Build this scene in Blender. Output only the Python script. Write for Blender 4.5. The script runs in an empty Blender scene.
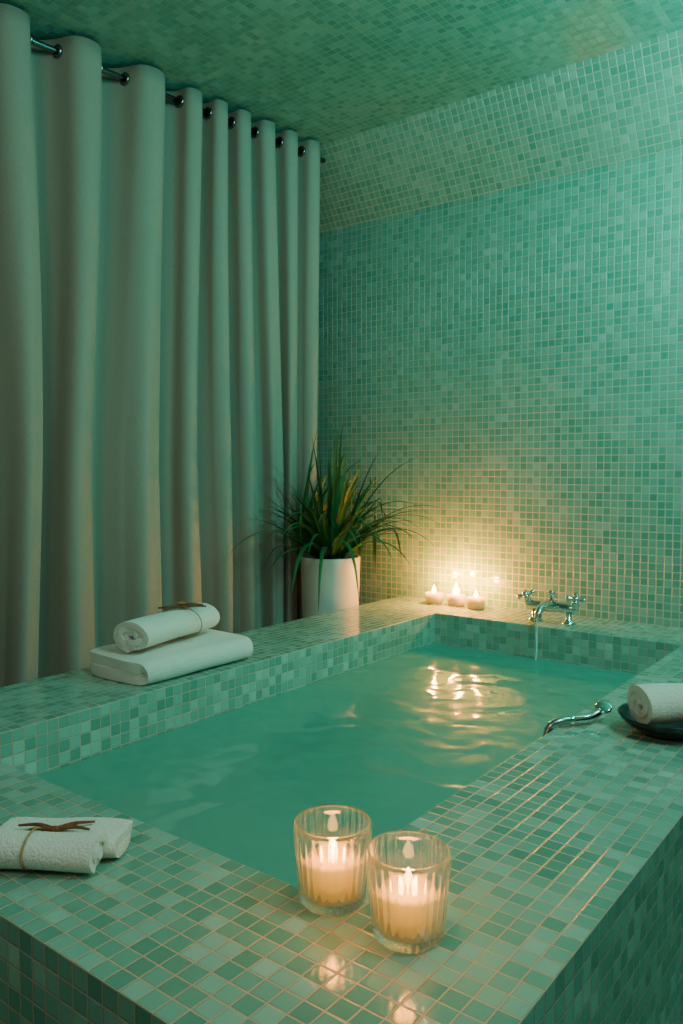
import bpy, bmesh, math, random
from mathutils import Vector, Matrix
random.seed(7)
U=0.6; DZ=0.75; PITCH=0.05
def P(x,y,z=0.0): return Vector((x*U,y*U,DZ+z*U))
SC=bpy.context.scene
COL=SC.collection

# ---------------------------------------------------------------- materials
def newmat(name):
    m=bpy.data.materials.new(name); m.use_nodes=True
    nt=m.node_tree
    for n in list(nt.nodes): nt.nodes.remove(n)
    out=nt.nodes.new('ShaderNodeOutputMaterial')
    return m,nt,out
def N(nt,t,**kw):
    n=nt.nodes.new(t)
    for k,v in kw.items(): setattr(n,k,v)
    return n
def math_(nt,op,a,b=None,c=None):
    n=N(nt,'ShaderNodeMath',operation=op)
    for i,v in enumerate((a,b,c)):
        if v is None: continue
        if isinstance(v,(int,float)): n.inputs[i].default_value=v
        else: nt.links.new(v,n.inputs[i])
    return n.outputs[0]
def ramp(nt,fac,stops):
    r=N(nt,'ShaderNodeValToRGB')
    el=r.color_ramp.elements
    while len(el)>1: el.remove(el[0])
    el[0].position=stops[0][0]; el[0].color=(*stops[0][1],1)
    for p,c in stops[1:]:
        e=el.new(p); e.color=(*c,1)
    nt.links.new(fac,r.inputs[0]); return r.outputs[0]

def tile_mat(name,stops,grout,rough=0.16,lo=.435,hi=.465,tilt=1.0):
    m,nt,out=newmat(name); L=nt.links.new
    uv=N(nt,'ShaderNodeUVMap'); uv.uv_map='UVMap'
    fl=N(nt,'ShaderNodeVectorMath',operation='FLOOR'); L(uv.outputs[0],fl.inputs[0])
    fr=N(nt,'ShaderNodeVectorMath',operation='FRACTION'); L(uv.outputs[0],fr.inputs[0])
    wn=N(nt,'ShaderNodeTexWhiteNoise',noise_dimensions='3D'); L(fl.outputs[0],wn.inputs['Vector'])
    ce=N(nt,'ShaderNodeVectorMath',operation='SUBTRACT'); L(fr.outputs[0],ce.inputs[0]); ce.inputs[1].default_value=(.5,.5,0)
    ab=N(nt,'ShaderNodeVectorMath',operation='ABSOLUTE'); L(ce.outputs[0],ab.inputs[0])
    sp=N(nt,'ShaderNodeSeparateXYZ'); L(ab.outputs[0],sp.inputs[0])
    mx=math_(nt,'MAXIMUM',sp.outputs[0],sp.outputs[1])
    mr=N(nt,'ShaderNodeMapRange',interpolation_type='SMOOTHSTEP'); L(mx,mr.inputs[0])
    mr.inputs[1].default_value=lo; mr.inputs[2].default_value=hi
    mask=mr.outputs[0]
    sc=N(nt,'ShaderNodeVectorMath',operation='SCALE'); L(fl.outputs[0],sc.inputs[0]); sc.inputs['Scale'].default_value=0.09
    nz=N(nt,'ShaderNodeTexNoise'); L(sc.outputs[0],nz.inputs['Vector']); nz.inputs['Scale'].default_value=1.0; nz.inputs['Detail'].default_value=3
    v=math_(nt,'MULTIPLY',wn.outputs['Value'],0.75)
    v2=math_(nt,'MULTIPLY_ADD',nz.outputs[0],0.7,-.2)
    v=math_(nt,'ADD',v,v2)
    tc=ramp(nt,v,stops)
    mix=N(nt,'ShaderNodeMix',data_type='RGBA'); L(mask,mix.inputs[0]); L(tc,mix.inputs[6]); mix.inputs[7].default_value=(*grout,1)
    wc=N(nt,'ShaderNodeVectorMath',operation='SUBTRACT'); L(wn.outputs['Color'],wc.inputs[0]); wc.inputs[1].default_value=(.5,.5,.5)
    dt=N(nt,'ShaderNodeVectorMath',operation='DOT_PRODUCT'); L(wc.outputs[0],dt.inputs[0]); L(ce.outputs[0],dt.inputs[1])
    h=math_(nt,'MULTIPLY_ADD',dt.outputs['Value'],tilt,0.0)
    h=math_(nt,'SUBTRACT',h,mask)
    bp=N(nt,'ShaderNodeBump'); bp.inputs['Distance'].default_value=0.0013; bp.inputs['Strength'].default_value=.9; L(h,bp.inputs['Height'])
    bs=N(nt,'ShaderNodeBsdfPrincipled'); L(mix.outputs[2],bs.inputs['Base Color']); L(bp.outputs[0],bs.inputs['Normal'])
    ro=math_(nt,'MULTIPLY_ADD',mask,.35,rough); L(ro,bs.inputs['Roughness'])
    bs.inputs['IOR'].default_value=1.65
    L(bs.outputs[0],out.inputs[0]); return m

def simple(name,col,rough=.5,metal=0,bump=0,bscale=200,sss=0,var=0,spec=.5,sheen=0):
    m,nt,out=newmat(name); L=nt.links.new
    bs=N(nt,'ShaderNodeBsdfPrincipled')
    bs.inputs['Roughness'].default_value=rough; bs.inputs['Metallic'].default_value=metal
    bs.inputs['Specular IOR Level'].default_value=spec
    bs.inputs['Sheen Weight'].default_value=sheen
    tc=N(nt,'ShaderNodeTexCoord')
    nz=N(nt,'ShaderNodeTexNoise'); nz.inputs['Scale'].default_value=bscale; nz.inputs['Detail'].default_value=4
    L(tc.outputs['Object'],nz.inputs['Vector'])
    d=tuple(max(0,c*(1-var)) for c in col); e=tuple(min(1,c*(1+var)) for c in col)
    L(ramp(nt,nz.outputs[0],[(.3,d),(.7,e)]),bs.inputs['Base Color'])
    if bump:
        b=N(nt,'ShaderNodeBump'); b.inputs['Distance'].default_value=bump; L(nz.outputs[0],b.inputs['Height']); L(b.outputs[0],bs.inputs['Normal'])
    if sss:
        bs.inputs['Subsurface Weight'].default_value=sss; bs.inputs['Subsurface Radius'].default_value=(.02,.01,.005)
    L(bs.outputs[0],out.inputs[0]); return m

def emis(name,stops,strength,z0,z1):
    m,nt,out=newmat(name); L=nt.links.new
    tc=N(nt,'ShaderNodeTexCoord'); sp=N(nt,'ShaderNodeSeparateXYZ'); L(tc.outputs['Object'],sp.inputs[0])
    mr=N(nt,'ShaderNodeMapRange'); L(sp.outputs[2],mr.inputs[0]); mr.inputs[1].default_value=z0; mr.inputs[2].default_value=z1
    e=N(nt,'ShaderNodeEmission'); L(ramp(nt,mr.outputs[0],stops),e.inputs[0]); e.inputs[1].default_value=strength
    L(e.outputs[0],out.inputs[0]); return m

M={}
M['deck']=tile_mat('mosaic_deck',[(0,(.10,.28,.22)),(.3,(.14,.35,.28)),(.6,(.20,.43,.355)),(.85,(.28,.53,.45)),(1,(.40,.63,.55))],(.52,.43,.32),rough=.10)
M['wall']=tile_mat('mosaic_wall',[(0,(.09,.30,.23)),(.4,(.15,.37,.30)),(.8,(.21,.43,.36)),(1,(.31,.54,.47))],(.48,.49,.38),rough=.15,lo=.405,hi=.45,tilt=1.5)
M['ceil']=tile_mat('mosaic_ceiling',[(0,(.05,.28,.23)),(.5,(.10,.40,.34)),(1,(.22,.56,.50))],(.22,.44,.39),rough=.22)
M['floor']=tile_mat('mosaic_floor',[(0,(.03,.12,.09)),(1,(.1,.28,.22))],(.15,.15,.13),rough=.3)
M['towel']=simple('terry_cotton',(.82,.81,.75),rough=.95,bump=.0035,bscale=260,var=.06,sheen=.3)
M['chrome']=simple('chrome',(.72,.74,.74),rough=.1,metal=1,bscale=8,var=.05)
M['hose']=simple('hose_steel',(.45,.47,.47),rough=.25,metal=1,bscale=8,var=.05)
M['rod']=simple('dark_steel',(.22,.23,.23),rough=.25,metal=1,bscale=8,var=.1)
M['pot']=simple('glazed_ceramic',(.66,.60,.54),rough=.45,bscale=14,var=.05,bump=.0005)
M['soil']=simple('potting_soil',(.03,.02,.012),rough=1,bump=.01,bscale=60,var=.4)
M['leaf']=simple('leaf',(.025,.12,.035),rough=.5,bscale=12,var=.35)
M['twig']=simple('dried_twig',(.20,.065,.025),rough=.8,bump=.001,bscale=150,var=.4)
M['petal']=simple('dried_petal',(.50,.22,.08),rough=.8,bscale=80,var=.3)
M['string']=simple('jute',(.42,.26,.13),rough=.9,bscale=300,var=.3)
M['black']=simple('black_ceramic',(.012,.012,.013),rough=.2,bscale=30,var=.2)
M['plaster']=simple('plaster',(.06,.08,.07),rough=.9,bscale=20,var=.1)
M['wick']=simple('wick',(.02,.015,.01),rough=1,bscale=50,var=.1)

def wax_glow_mat(name,st,z1,base=(.90,.72,.42)):
    m,nt,out=newmat(name); L=nt.links.new
    bs=N(nt,'ShaderNodeBsdfPrincipled'); bs.inputs['Base Color'].default_value=(*base,1)
    bs.inputs['Roughness'].default_value=.45; bs.inputs['Subsurface Weight'].default_value=.4
    bs.inputs['Subsurface Radius'].default_value=(.02,.012,.005); bs.inputs['Subsurface Scale'].default_value=1
    tc=N(nt,'ShaderNodeTexCoord'); sp=N(nt,'ShaderNodeSeparateXYZ'); L(tc.outputs['Object'],sp.inputs[0])
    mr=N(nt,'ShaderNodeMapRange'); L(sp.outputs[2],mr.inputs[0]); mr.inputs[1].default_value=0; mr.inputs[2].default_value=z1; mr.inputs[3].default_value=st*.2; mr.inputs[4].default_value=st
    bs.inputs['Emission Color'].default_value=(1,.40,.015,1); L(mr.outputs[0],bs.inputs['Emission Strength'])  # candlelight through the wax put in as emission, stronger toward the top
    L(bs.outputs[0],out.inputs[0]); return m
M['wax']=wax_glow_mat('glowing_candle_wax',1.5,.055,(.60,.46,.20))
M['wax2']=wax_glow_mat('glowing_molten_wax',3,.002,(.5,.4,.15))
M['cup']=wax_glow_mat('glowing_wax_shell',.9,.046,(.45,.36,.18))

def cloth_mat():
    m,nt,out=newmat('linen_curtain'); L=nt.links.new
    tc=N(nt,'ShaderNodeTexCoord')
    mp=N(nt,'ShaderNodeMapping'); mp.inputs['Scale'].default_value=(500,500,500); L(tc.outputs['Object'],mp.inputs[0])
    nz=N(nt,'ShaderNodeTexNoise'); nz.inputs['Scale'].default_value=1; nz.inputs['Detail'].default_value=2; L(mp.outputs[0],nz.inputs['Vector'])
    bs=N(nt,'ShaderNodeBsdfPrincipled'); bs.inputs['Roughness'].default_value=.9; bs.inputs['Specular IOR Level'].default_value=.15
    bs.inputs['Sheen Weight'].default_value=.05
    L(ramp(nt,nz.outputs[0],[(.3,(.29,.26,.215)),(.7,(.38,.345,.29))]),bs.inputs['Base Color'])
    b=N(nt,'ShaderNodeBump'); b.inputs['Distance'].default_value=.0006; L(nz.outputs[0],b.inputs['Height']); L(b.outputs[0],bs.inputs['Normal'])
    L(bs.outputs[0],out.inputs[0]); return m
M['cloth']=cloth_mat()

def water_mat():
    m,nt,out=newmat('bath_water'); L=nt.links.new
    tc=N(nt,'ShaderNodeTexCoord')
    nz=N(nt,'ShaderNodeTexNoise'); nz.inputs['Scale'].default_value=8; nz.inputs['Detail'].default_value=1.2; nz.inputs['Distortion'].default_value=.4
    nz.inputs['Roughness'].default_value=.45
    L(tc.outputs['Object'],nz.inputs['Vector'])
    b=N(nt,'ShaderNodeBump'); b.inputs['Distance'].default_value=.009; b.inputs['Strength'].default_value=1; L(nz.outputs[0],b.inputs['Height'])
    df=N(nt,'ShaderNodeBsdfDiffuse'); df.inputs[0].default_value=(.14,.49,.39,1)
    tr=N(nt,'ShaderNodeBsdfTransparent'); tr.inputs[0].default_value=(.28,.78,.66,1)
    m1=N(nt,'ShaderNodeMixShader'); m1.inputs[0].default_value=.25; L(df.outputs[0],m1.inputs[1]); L(tr.outputs[0],m1.inputs[2])
    gl=N(nt,'ShaderNodeBsdfGlossy'); gl.inputs['Roughness'].default_value=.09; L(b.outputs[0],gl.inputs['Normal'])
    fr=N(nt,'ShaderNodeFresnel'); fr.inputs[0].default_value=1.48; L(b.outputs[0],fr.inputs['Normal'])
    m2=N(nt,'ShaderNodeMixShader'); L(fr.outputs[0],m2.inputs[0]); L(m1.outputs[0],m2.inputs[1]); L(gl.outputs[0],m2.inputs[2])
    L(m2.outputs[0],out.inputs[0]); return m
M['water']=water_mat()
def glass_mat(name,mixf,tint=(1,1,1)):
    m,nt,out=newmat(name); L=nt.links.new
    tr=N(nt,'ShaderNodeBsdfTransparent'); tr.inputs[0].default_value=(*tint,1)
    g=N(nt,'ShaderNodeBsdfGlass'); g.inputs['Roughness'].default_value=.0; g.inputs['IOR'].default_value=1.45
    mx=N(nt,'ShaderNodeMixShader'); mx.inputs[0].default_value=mixf; L(tr.outputs[0],mx.inputs[1]); L(g.outputs[0],mx.inputs[2])
    L(mx.outputs[0],out.inputs[0]); return m
M['glass']=glass_mat('ribbed_glass',.65,(1,1,1))
M['stream']=simple('running_water',(.50,.68,.62),rough=.08,bscale=60,var=.1)

# ---------------------------------------------------------------- helpers
def obj(name,bm,mat,smooth=True,parent=None):
    me=bpy.data.meshes.new(name); bm.normal_update(); bm.to_mesh(me); bm.free()
    mats=mat if isinstance(mat,list) else [mat]
    for k in mats: me.materials.append(k)
    if smooth:
        for p in me.polygons: p.use_smooth=True
    o=bpy.data.objects.new(name,me); COL.objects.link(o)
    if parent: o.parent=parent
    return o
def empty(name,loc):
    e=bpy.data.objects.new(name,None); e.empty_display_size=.05; e.location=loc; COL.objects.link(e); return e
def uvlayer(bm):
    l=bm.loops.layers.uv.get('UVMap')
    return l if l else bm.loops.layers.uv.new('UVMap')
def quad(bm,pts,axes,mi=0):
    uvl=uvlayer(bm)
    vs=[bm.verts.new(P(*p)) for p in pts]
    f=bm.faces.new(vs); f.material_index=mi
    for l,p in zip(f.loops,pts):
        l[uvl].uv=(axes[0](p)/PITCH+200.001,axes[1](p)/PITCH+200.001)
    return f
ax=lambda p:p[0]+.585
ay=lambda p:p[1]-.9
az=lambda p:p[2]
def lathe(bm,prof,seg=48,center=(0,0,0),rf=None,cap=False):
    rings=[]
    for i,(r,z) in enumerate(prof):
        ring=[]
        for s in range(seg):
            a=2*math.pi*s/seg
            rr=r*(rf(a,i) if rf else 1)
            ring.append(bm.verts.new((center[0]+rr*math.cos(a),center[1]+rr*math.sin(a),center[2]+z)))
        rings.append(ring)
    for a,b in zip(rings,rings[1:]):
        for s in range(seg):
            t=(s+1)%seg
            bm.faces.new((a[s],a[t],b[t],b[s]))
    if cap:
        bm.faces.new(rings[-1]); bm.faces.new(list(reversed(rings[0])))
    return rings
def tube(bm,pts,radii,seg=12,cap=True):
    pts=[Vector(p) for p in pts]
    if isinstance(radii,(int,float)): radii=[radii]*len(pts)
    rings=[]; prev=None
    for i,p in enumerate(pts):
        t=(pts[min(i+1,len(pts)-1)]-pts[max(i-1,0)]).normalized()
        if prev is None:
            ref=Vector((0,0,1)) if abs(t.z)<.9 else Vector((1,0,0))
            n=t.cross(ref).normalized()
        else:
            n=(prev-t*prev.dot(t)).normalized()
        prev=n; b=t.cross(n)
        rings.append([bm.verts.new(p+radii[i]*(math.cos(2*math.pi*s/seg)*n+math.sin(2*math.pi*s/seg)*b)) for s in range(seg)])
    for a,b in zip(rings,rings[1:]):
        for s in range(seg):
            t=(s+1)%seg; bm.faces.new((a[s],a[t],b[t],b[s]))
    if cap:
        bm.faces.new(rings[-1]); bm.faces.new(list(reversed(rings[0])))
def bez(ctrl,n=16):
    c=[Vector(p) for p in ctrl]; c=[2*c[0]-c[1]]+c+[2*c[-1]-c[-2]]
    out=[]
    for i in range(1,len(c)-2):
        for k in range(n):
            t=k/n; p0,p1,p2,p3=c[i-1:i+3]
            out.append(.5*((2*p1)+(-p0+p2)*t+(2*p0-5*p1+4*p2-p3)*t*t+(-p0+3*p1-3*p2+p3)*t**3))
    out.append(c[-2]); return out
def recalc(bm): bmesh.ops.recalc_face_normals(bm,faces=bm.faces[:])
def par(o,p):
    o.parent=p; o.matrix_parent_inverse=Matrix.Translation(p.location).inverted()
V=Vector

# ---------------------------------------------------------------- room shell
XL,XR,YN,YF=-5.0,1.8,-1.8,5.25
ZF=-DZ/U; ZFOLD=2.985; ZC=3.53; YC=4.90
bm=bmesh.new()
quad(bm,[(XL,YF,ZF),(XR,YF,ZF),(XR,YF,ZFOLD),(XL,YF,ZFOLD)],(ax,az))
obj('wall_back',bm,M['wall'],False)
sl=math.hypot(YF-YC,ZC-ZFOLD)
bm=bmesh.new()
uvl=uvlayer(bm)
vs=[bm.verts.new(P(*p)) for p in [(XL,YF,ZFOLD),(XR,YF,ZFOLD),(XR,YC,ZC),(XL,YC,ZC)]]
f=bm.faces.new(vs)
for l,(a,b) in zip(f.loops,[(XL,0),(XR,0),(XR,sl),(XL,sl)]): l[uvl].uv=((a+.585)/PITCH+200,(ZFOLD+b)/PITCH+200)
obj('ceiling_slope',bm,M['wall'],False)
bm=bmesh.new(); quad(bm,[(XL,YN,ZC),(XL,YC,ZC),(XR,YC,ZC),(XR,YN,ZC)],(ax,ay)); obj('ceiling',bm,M['ceil'],False)
bm=bmesh.new(); quad(bm,[(XL,YN,ZF),(XR,YN,ZF),(XR,YF,ZF),(XL,YF,ZF)],(ax,ay)); obj('floor',bm,M['floor'],False)
bm=bmesh.new(); quad(bm,[(XL,YN,ZF),(XL,YF,ZF),(XL,YF,ZC),(XL,YN,ZC)],(ay,az)); obj('wall_left',bm,M['plaster'],False)
bm=bmesh.new(); quad(bm,[(XR,YN,ZF),(XR,YN,ZC),(XR,YF,ZC),(XR,YF,ZF)],(ay,az)); obj('wall_right',bm,M['wall'],False)
bm=bmesh.new(); quad(bm,[(XL,YN,ZF),(XL,YN,ZC),(XR,YN,ZC),(XR,YN,ZF)],(ax,az)); obj('wall_front',bm,M['wall'],False)

# ---------------------------------------------------------------- tub
X0,X1,X2,X3=-3.435,-2.835,-1.185,-.585
Y0,Y1,Y2,Y3=.9,1.4,4.75,5.2495
B=-.95
bm=bmesh.new()
xs=[X0,X1,X2,X3]; ys=[Y0,Y1,Y2,Y3]
for i in range(3):
    for j in range(3):
        if i==1 and j==1: continue
        quad(bm,[(xs[i],ys[j],0),(xs[i+1],ys[j],0),(xs[i+1],ys[j+1],0),(xs[i],ys[j+1],0)],(ax,ay))
quad(bm,[(X0,Y0,ZF),(X3,Y0,ZF),(X3,Y0,0),(X0,Y0,0)],(ax,az))
quad(bm,[(X3,Y0,ZF),(X3,Y3,ZF),(X3,Y3,0),(X3,Y0,0)],(ay,az))
quad(bm,[(X0,Y3,ZF),(X0,Y0,ZF),(X0,Y0,0),(X0,Y3,0)],(ay,az))
quad(bm,[(X1,Y1,B),(X1,Y2,B),(X1,Y2,0),(X1,Y1,0)],(ay,az))
quad(bm,[(X2,Y2,B),(X2,Y1,B),(X2,Y1,0),(X2,Y2,0)],(ay,az))
quad(bm,[(X2,Y1,B),(X1,Y1,B),(X1,Y1,0),(X2,Y1,0)],(ax,az))
quad(bm,[(X1,Y2,B),(X2,Y2,B),(X2,Y2,0),(X1,Y2,0)],(ax,az))
quad(bm,[(X1,Y1,B),(X2,Y1,B),(X2,Y2,B),(X1,Y2,B)],(ax,ay))
bmesh.ops.remove_doubles(bm,verts=bm.verts[:],dist=1e-5)
tub=obj('tiled_bathtub',bm,M['deck'],False)
bv=tub.modifiers.new('bev','BEVEL'); bv.width=.003; bv.segments=2; bv.limit_method='ANGLE'; bv.harden_normals=False
WZ=-.21
bm=bmesh.new()
n=40
e=.002
grid=[[bm.verts.new(P(X1+e+(X2-X1-2*e)*i/n,Y1+e+(Y2-Y1-2*e)*j/n,WZ)) for j in range(n+1)] for i in range(n+1)]
for i in range(n):
    for j in range(n):
        bm.faces.new((grid[i][j],grid[i+1][j],grid[i+1][j+1],grid[i][j+1]))
obj('bath_water',bm,M['water'])
bm=bmesh.new()
lathe(bm,[(.001,.012),(.05,.012),(.075,.009),(.085,.0)],40); recalc(bm)
d=obj('tub_drain',bm,M['black']); d.location=P(-2.32,3.15,B+.002)

# ---------------------------------------------------------------- curtain
SLOPE=.094
def CXF(y): return -4.0+SLOPE*(y-4.8)
YS,YE=.2,4.80; ZT=3.43+.075; ZB=ZF+.03
val=[-.55,-.08,.38,.85,1.31,1.77,2.22,2.65,3.09,3.54,3.78,3.98,4.19,4.43,4.65,4.90]
def phase(y):
    for i in range(len(val)-1):
        if y<=val[i+1]:
            return i+(y-val[i])/(val[i+1]-val[i]), val[i+1]-val[i]
    return len(val)-1,.22
bm=bmesh.new()
nu=420; nv=44
rows=[]
rnd=[random.uniform(-1,1) for _ in range(40)]
def smooth_r(x):
    i=int(math.floor(x)); t=x-i; t=t*t*(3-2*t); return rnd[i%40]*(1-t)+rnd[(i+1)%40]*t
for j in range(nv+1):
    t=j/nv; z=ZT+(ZB-ZT)*t
    row=[]
    for i in range(nu+1):
        y=YS+(YE-YS)*i/nu
        k,per=phase(y)
        c=-math.cos(2*math.pi*k)
        low=min(1,max(0,(t-.03)/.5))
        cc=(c+1)/2; shape=2*cc**.62-1
        a0=.125 if per>.3 else .088
        amp=a0*(1+.22*low*smooth_r(k+20))
        x=CXF(y)+amp*shape+low*.02*smooth_r(k*.5+3+t*1.5)+.016*low*math.sin(6*math.pi*k+smooth_r(k)*3+t*2)
        yy=y+.02*math.sin(4*math.pi*k)+low*.13*smooth_r(k*.6+9+t*.8)*min(1,(YE-y)/.6)
        row.append(bm.verts.new(P(x,min(yy,YE+.02),z)))
    rows.append(row)
for a,b in zip(rows,rows[1:]):
    for i in range(nu): bm.faces.new((a[i],a[i+1],b[i+1],b[i]))
recalc(bm)
cur=empty('curtain',P(CXF(2.6),2.6,ZT))
c=obj('curtain_fabric',bm,M['cloth']); par(c,cur)
so=c.modifiers.new('s','SOLIDIFY'); so.thickness=.003
bm=bmesh.new()
tube(bm,[P(CXF(YS-.3),YS-.3,3.43),P(CXF(4.95),4.95,3.43)],.011,16); recalc(bm)
r=obj('curtain_rod',bm,M['rod']); par(r,cur)
bm=bmesh.new()
ye=[]
for a,b in zip(val,val[1:]):
    for q in(.2,.8):
        y=a+(b-a)*q
        if YS<y<YE: ye.append(y)
for y in ye:
    R0=.020; r0=.0045
    rings=[]
    for s in range(24):
        a=2*math.pi*s/24
        ctr=P(CXF(y),y,3.43)+V((R0*math.cos(a),0,R0*math.sin(a)))
        rad=V((math.cos(a),0,math.sin(a)))
        rings.append([bm.verts.new(ctr+r0*(math.cos(b)*rad+math.sin(b)*V((0,1.4,0)))) for b in [2*math.pi*q/8 for q in range(8)]])
    for s in range(24):
        A=rings[s];Bn=rings[(s+1)%24]
        for q in range(8): bm.faces.new((A[q],A[(q+1)%8],Bn[(q+1)%8],Bn[q]))
recalc(bm)
o=obj('eyelets',bm,M['rod']); par(o,cur)

# ---------------------------------------------------------------- plant
pc=(-3.67,4.63)
pl=empty('potted_plant',P(pc[0],pc[1],ZF))
bm=bmesh.new()
zt=(.355-ZF)*U
lathe(bm,[(.001,0),(.095,0),(.102,.006),(.118,zt*.4),(.1335,zt-.03),(.135,zt-.004),(.132,zt),(.124,zt),(.122,zt-.02),(.119,zt-.05),(.001,zt-.05)],64)
recalc(bm); o=obj('pot',bm,M['pot']); o.location=pl.location; par(o,pl)
bm=bmesh.new(); lathe(bm,[(.001,.008),(.06,.006),(.118,0)],32); recalc(bm)
o=obj('soil',bm,M['soil']); o.location=pl.location+V((0,0,zt-.045)); par(o,pl)
bm=bmesh.new()
base=pl.location+V((0,0,zt-.04))
for i in range(130):
    az_=random.uniform(0,2*math.pi)
    inner=random.random()
    el=math.radians(42+46*inner) if i%3 else math.radians(random.uniform(35,60))
    Ln=random.uniform(.40,.66)
    droop=random.uniform(1.8,5.0)*(1.2-inner*.8)
    w=random.uniform(.010,.016)
    p=base+V((math.cos(az_),math.sin(az_),0))*random.uniform(0,.035)
    d=V((math.cos(az_)*math.cos(el),math.sin(az_)*math.cos(el),math.sin(el)))
    side=V((-math.sin(az_),math.cos(az_),0))
    n=16; prev=None
    for s in range(n+1):
        t=s/n
        ww=w*(min(1,.45+t*3))*(1-t**2.2)+.0006
        up=side.cross(d).normalized()
        L_=bm.verts.new(p-side*ww+up*ww*.35); C_=bm.verts.new(p.copy()); R_=bm.verts.new(p+side*ww+up*ww*.35)
        if prev:
            bm.faces.new((prev[0],prev[1],C_,L_)); bm.faces.new((prev[1],prev[2],R_,C_))
        prev=(L_,C_,R_)
        p=p+d*(Ln/n)
        d=(d+V((0,0,-1))*droop*(Ln/n)*(.4+t*1.6)).normalized()
        lim=(CXF(p.y/U)+.13)*U
        if p.x<lim: p.x=lim; d.x=abs(d.x)*.3
        if p.y>5.2*U: p.y=5.2*U
o=obj('leaves',bm,M['leaf']); par(o,pl)

# ---------------------------------------------------------------- candles
flame_m=emis('flame',[(0,(1,.28,.02)),(.5,(1,.60,.13)),(1,(1,.44,.05))],60,0,.04)
def flame(parent,loc,h=.028,r=.0062,power=1.0,lift=.022):
    bm=bmesh.new()
    prof=[(.0003,0),(r*.75,h*.1),(r,h*.28),(r*.85,h*.48),(r*.5,h*.72),(r*.2,h*.9),(.0002,h)]
    lathe(bm,prof,16); recalc(bm)
    o=obj('flame',bm,flame_m); o.location=loc; par(o,parent)
    bm=bmesh.new(); tube(bm,[Vector(loc)+V((0,0,-.010)),Vector(loc)+V((.0008,0,.004))],.001,6); recalc(bm)
    o=obj('wick',bm,M['wick']); par(o,parent)
    l=bpy.data.lights.new('flame_light','POINT'); l.energy=power; l.color=(1,.31,.016); l.shadow_soft_size=.012
    lo=bpy.data.objects.new('flame_light',l); lo.location=Vector(loc)+V((0,0,h+lift)); COL.objects.link(lo); par(lo,parent)
def glass_candle(x,y):
    loc=P(x,y,0.0005)
    e=empty('candle_in_ribbed_glass',loc)
    bm=bmesh.new()
    Rb,Rt,H=.044,.0535,.114
    nr=28; seg=nr*8
    def rf_out(a,i):
        q=abs(math.cos(a*nr/2))
        return 1+(.045*q if 2<=i<=7 else (.018*q if i in(1,8) else 0))
    out=[(.001,0),(Rb-.004,0),(Rb,.005),(Rb+.001,.012),(Rb+(Rt-Rb)*.4,.04),(Rb+(Rt-Rb)*.65,.07),(Rb+(Rt-Rb)*.85,.09),(Rt-.001,.100),(Rt,.106),(Rt,H-.002),(Rt-.0015,H),(Rt-.0035,H-.001),(Rt-.004,.10),(Rb+(Rt-Rb)*.4-.0045,.04),(Rb-.0045,.016),(Rb-.009,.012),(.001,.011)]
    lathe(bm,out,seg,rf=lambda a,i: rf_out(a,i))
    recalc(bm)
    o=obj('glass',bm,M['glass']); o.location=loc; par(o,e)
    bm=bmesh.new()
    wr=.0365; wz=.050
    lathe(bm,[(.001,0),(wr-.002,0),(wr,.002),(wr,wz*.5),(wr,wz-.003),(wr-.002,wz),(wr-.006,wz-.002),(.012,wz-.005),(.001,wz-.005)],48); recalc(bm)
    o=obj('wax',bm,M['wax']); o.location=loc+V((0,0,.0125)); par(o,e)
    flame(e,loc+V((0,0,.0125+wz+.001)),.026,.0068,1.3,.014)
glass_candle(-1.108,1.405)
glass_candle(-.894,1.396)
def tealight(x,y,fh,pw):
    loc=P(x,y,0.0005); e=empty('tealight_candle',loc)
    bm=bmesh.new(); R=.041;H=.046
    lathe(bm,[(.001,0),(R-.006,0),(R-.003,.003),(R-.0015,H*.5),(R,H),(R-.002,H+.001),(R-.003,H-.002),(R-.0035,H-.012),(.001,H-.012)],40); recalc(bm)
    o=obj('cup',bm,M['cup']); o.location=loc; par(o,e)
    bm=bmesh.new(); lathe(bm,[(.001,.0015),(R-.005,.002),(R-.0042,.0)],32); recalc(bm)
    o=obj('wax_pool',bm,M['wax2']); o.location=loc+V((0,0,H-.0105)); par(o,e)
    flame(e,loc+V((0,0,H-.003)),fh,fh*.26,pw)
tealight(-3.045,5.093,.042,7.5)
tealight(-2.87,5.117,.062,10.0)
tealight(-2.693,5.093,.038,7.5)

# ---------------------------------------------------------------- faucet
fx,fy=-2.05,4.93
fe=empty('bath_faucet',P(fx,fy,0))
F0=P(fx,fy,0.001)
bm=bmesh.new()
for s in(-1,1):
    c=F0+V((s*.07,0,0))
    lathe(bm,[(.001,0),(.026,0),(.026,.005),(.018,.012),(.012,.018),(.012,.055),(.001,.06)],24,c)
tube(bm,[F0+V((q,0,.062)) for q in(-.105,-.10,-.06,0,.06,.10,.105)],[.015,.021,.019,.024,.019,.021,.015],20)
for s in(-1,1):
    c=F0+V((s*.092,0,.062)); dr=V((s*.25,-.35,.9)).normalized()
    tube(bm,[c,c+dr*.02,c+dr*.03,c+dr*.05,c+dr*.058],[.016,.019,.012,.015,.008],16)
    hub=c+dr*.044
    a=dr.cross(V((0,1,0))).normalized(); b=dr.cross(a)
    for q in range(4):
        v=(a*math.cos(q*math.pi/2+.4)+b*math.sin(q*math.pi/2+.4))
        tube(bm,[hub,hub+v*.016,hub+v*.026,hub+v*.034,hub+v*.037],[.0065,.0065,.011,.011,.005],10)
tube(bm,bez([F0+V((0,0,.062)),F0+V((0,-.045,.078)),F0+V((0,-.095,.075)),F0+V((0,-.125,.055)),F0+V((0,-.13,.035))],6),[.0145]*24+[.016],16)
tube(bm,[F0+V((0,0,.07)),F0+V((0,0,.105)),F0+V((0,0,.108)),F0+V((0,0,.122)),F0+V((0,0,.126))],[.008,.007,.013,.013,.006],16)
recalc(bm)
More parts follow.
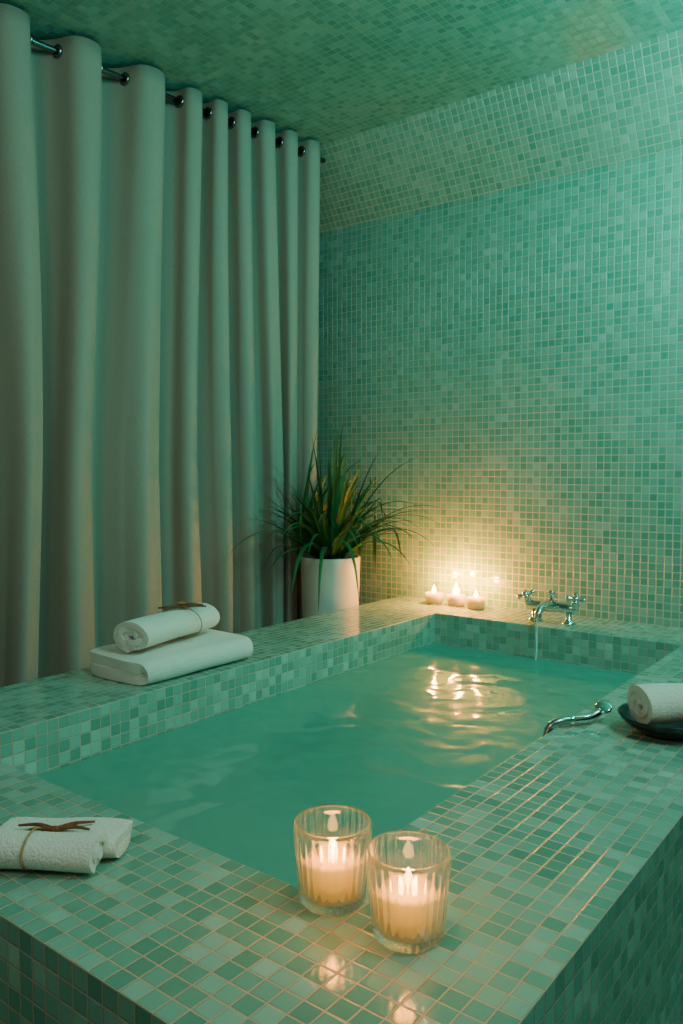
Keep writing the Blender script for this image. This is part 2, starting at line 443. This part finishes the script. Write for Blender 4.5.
o=obj('mixer',bm,M['chrome']); par(o,fe)
bm=bmesh.new()
tube(bm,bez([F0+V((0,-.13,.038)),F0+V((-.004,-.135,-.02)),F0+V((-.001,-.139,-.08)),F0+V((-.004,-.141,-.1275))],8),.0045,10)
recalc(bm); o=obj('water_stream',bm,M['stream']); par(o,fe)

# hand shower on right deck: ribbed hose over the tub edge, handle, small round head
sp_=empty('hand_shower',P(-1.1,3.0,0))
bm=bmesh.new()
j0=P(-1.130,2.965,.026)
hp=bez([P(-1.212,2.86,-.26),P(-1.212,2.865,-.12),P(-1.205,2.875,-.01),P(-1.175,2.905,.024),j0],14)
tube(bm,hp,[.0080+.0016*(i%2) for i in range(len(hp))],12)
recalc(bm); o=obj('hose',bm,M['hose']); par(o,sp_)
bm=bmesh.new()
h1=P(-1.090,3.03,.030); h2=P(-1.068,3.07,.048)
tube(bm,bez([j0-V((.012,.014,0)),j0,P(-1.108,3.0,.025),h1,h2],5),[.0095,.0105,.0115,.0115,.011]+[.010]*15+[.009],14)
ax_=V((.05,-.50,.86)).normalized()
c0=h2+V((.005,.007,.005))
tube(bm,[c0-ax_*.013,c0-ax_*.007,c0,c0+ax_*.006,c0+ax_*.008],[.007,.013,.019,.020,.017],28)
recalc(bm)
o=obj('shower_head',bm,M['chrome']); par(o,sp_)

# ---------------------------------------------------------------- towels
def ribbon(path,y0,y1,ny,thick,name,xf,wob=.003,rnd_=0.0):
    bm=bmesh.new(); rows=[]
    for j in range(ny+1):
        t=j/ny; row=[]
        ee=abs(2*t-1)**8
        for i,(px,pz) in enumerate(path):
            yy=y0+(y1-y0)*t+wob*math.sin(i*.35+t*2)*(1 if t>.5 else -1)*abs(2*t-1)
            yy-= (1 if t>.5 else -1)*rnd_*.4*(abs(px)/.12)**4*abs(2*t-1)
            row.append(bm.verts.new(xf(px*(1-rnd_*1.6*ee)+wob*.4*math.sin(t*7+i*.3),yy,pz*(1-rnd_*3*ee)+wob*.35*math.sin(t*9+i*.2))))
        rows.append(row)
    for a,b in zip(rows,rows[1:]):
        for i in range(len(path)-1): bm.faces.new((a[i],a[i+1],b[i+1],b[i]))
    recalc(bm)
    o=obj(name,bm,M['towel'])
    s=o.modifiers.new('s','SOLIDIFY'); s.thickness=thick; s.offset=0
    bv=o.modifiers.new('b','BEVEL'); bv.width=thick*.42; bv.segments=4; bv.limit_method='ANGLE'; bv.angle_limit=math.radians(50)
    return o
def fold_path(w,layers,gap,n=14):
    pts=[]
    for k in range(layers):
        z=gap*(k+.5); d=1 if k%2==0 else -1
        for i in range(n+1): pts.append((d*(-w+2*w*i/n),z))
        if k<layers-1:
            for q in range(1,8):
                a=math.pi*q/8-math.pi/2
                pts.append((d*w+d*gap*.5*math.cos(a),z+gap*.5+gap*.5*math.sin(a)))
    return pts
tw=empty('folded_bath_towel',P(-3.13,2.64,0))
o=ribbon(fold_path(.118,2,.036),-.225,.218,28,.0335,'folded_layers',lambda x,y,z: P(-3.13,2.645,0.003)+V((x,y,z)),.003,.03); par(o,tw)
def spiral(r,turns,th,sq=.85,a0=0):
    pts=[]; n=int(turns*26)
    for i in range(n+1):
        a=a0+2*math.pi*turns*i/n; rr=th*.5+(r-th*.5)*i/n
        pts.append((rr*math.cos(a),rr*math.sin(a)*sq))
    return pts
def roll(name,c0,c1,r,th,sq=.85,turns=3,a0=0,path=None,rnd_=0.0):
    c0=Vector(c0);c1=Vector(c1);d=(c1-c0); Ln=d.length; d.normalize(); s=V((d.y,-d.x,0)).normalized(); mid=(c0+c1)/2
    return ribbon(path or spiral(r,turns,th,sq,a0),-Ln/2,Ln/2,16,th*.93,name,lambda x,y,z: mid+s*x+d*y+V((0,0,z)),.003,rnd_)
zz=.078/U
rt=empty('rolled_towel',P(-3.1,2.65,zz))
o=roll('roll',P(-3.05,2.33,zz+.080),P(-3.17,2.90,zz+.080),.066,.019,.62,2.8,math.radians(-30)); par(o,rt)
def sprig(parent,c,scale=1.0,ang=0,flower=True,spread=.22,thick=1.0):
    c=Vector(c)
    bm=bmesh.new()
    for k in range(5):
        a=ang+spread*(k-2)/2+(math.pi if k%2 else 0); l=random.uniform(.05,.07)*scale
        dv=V((math.cos(a),math.sin(a),0)); sd=V((-dv.y,dv.x,0))*random.uniform(-.008,.008)
        tube(bm,bez([c+V((0,0,.003)),c+dv*l*.5+sd+V((0,0,.005)),c+dv*l+V((0,0,.002+.002*random.random()))],6),[thick*(.0046-.0026*i/12) for i in range(13)],7)
    lathe(bm,[(.0005,0),(.006*thick,.001),(.008*thick,.004),(.006*thick,.008),(.0005,.010)],12,c+V((0,0,-.001)))
    recalc(bm); o=obj('twig',bm,M['twig']); par(o,parent)
    if flower:
        bm=bmesh.new()
        for k in range(5):
            a=ang+k*2*math.pi/5; dv=V((math.cos(a),math.sin(a),.45)); sd=V((-math.sin(a),math.cos(a),0))
            b0=c+V((0,0,.006))
            v=[bm.verts.new(b0+dv*.018*scale*t+sd*w*.008*scale+V((0,0,.004*math.sin(t*3)))) for t,w in[(0,0),(.5,1),(1,0),(.5,-1)]]
            bm.faces.new(v)
        o=obj('dried_flower',bm,M['petal'],False); par(o,parent)
sprig(rt,P(-3.115,2.70,zz+.080)+V((0,0,.05)),1.1,math.radians(70),True,.5,1.3)
def band(parent,c,d,rx,rz,th=.0016,name='string'):
    d=Vector(d).normalized(); s=V((d.y,-d.x,0)); bm=bmesh.new()
    pts=[Vector(c)+s*rx*math.cos(a)+V((0,0,rz*math.sin(a))) for a in [2*math.pi*q/40 for q in range(41)]]
    tube(bm,pts,th,6,False); recalc(bm); o=obj(name,bm,M['string']); par(o,parent)
band(rt,P(-3.123,2.70,zz+.084),(-.12,.57,0),.077,.0495)

# hand towel front left: loosely rolled front lobe with a flap folded behind it, tied with twine
ht=empty('rolled_hand_towel',P(-1.81,1.13,0))
o=roll('roll',P(-1.655,1.158,.049),P(-1.995,.934,.049),.030,.0125,.72,2.1,math.radians(200)); par(o,ht)
o=roll('flap',P(-1.690,1.262,0.004),P(-1.955,1.069,0.004),0,.0175,path=[(-x,z) for x,z in fold_path(.030,2,.0185,8)],rnd_=.03); par(o,ht)
band(ht,P(-1.80,1.063,.050),(-.34,-.224,0),.0375,.0265,.0017,'twine')
sprig(ht,P(-1.80,1.125,.070),1.0,math.radians(38),False,.5,.9)
# dish with towel
de=empty('towel_dish',P(-.83,3.10,0))
bm=bmesh.new()
lathe(bm,[(.001,0),(.05,0),(.056,.004),(.078,.018),(.098,.040),(.104,.052),(.1025,.054),(.099,.051),(.093,.041),(.074,.022),(.05,.011),(.001,.010)],56)
recalc(bm); o=obj('dish',bm,M['black']); o.location=P(-.83,3.10,0.0005); o.scale=(1,1,.8); par(o,de)
o=roll('towel_roll',P(-.90,3.01,.112),P(-.68,3.23,.112),.053,.016,.85,2.6,math.radians(20)); par(o,de)

# ---------------------------------------------------------------- lights
def area(name,loc,target,size,energy,color,spread=180):
    l=bpy.data.lights.new(name,'AREA'); l.energy=energy; l.color=color; l.shape='DISK'; l.size=size; l.spread=math.radians(spread)
    o=bpy.data.objects.new(name,l); o.location=loc
    o.rotation_euler=(Vector(target)-Vector(loc)).to_track_quat('-Z','Y').to_euler(); COL.objects.link(o); return o
area('teal_wall_lamp',P(.1,4.2,2.9),P(-1.6,5.2,2.4),.35,20,(.03,1,.80))
area('ambient_fill',P(.8,2.2,3.3),P(-2.8,3.2,.4),.7,25,(.56,1,.85))  # added ambient fill across tub and curtain, no fixture there
area('ceiling_fill',P(.9,2.8,2.4),P(-.6,2.8,3.53),.5,12,(.05,1,.84))  # added teal uplight that brightens the ceiling, no real cove
area('room_lamp',P(-1.0,-.9,2.8),P(-3.0,2.3,.3),.8,8,(1,.90,.72))
w=bpy.data.worlds.new('World'); SC.world=w; w.use_nodes=True
w.node_tree.nodes['Background'].inputs[0].default_value=(.02,.06,.05,1); w.node_tree.nodes['Background'].inputs[1].default_value=.3

# ---------------------------------------------------------------- camera
cam=bpy.data.cameras.new('camera'); co=bpy.data.objects.new('camera',cam); COL.objects.link(co)
co.location=P(0,0,1); co.rotation_euler=(math.radians(90-3.04),0,math.radians(37.6))
cam.sensor_fit='VERTICAL'; cam.sensor_height=36; cam.lens=790/1024*36; cam.clip_start=.02
SC.camera=co
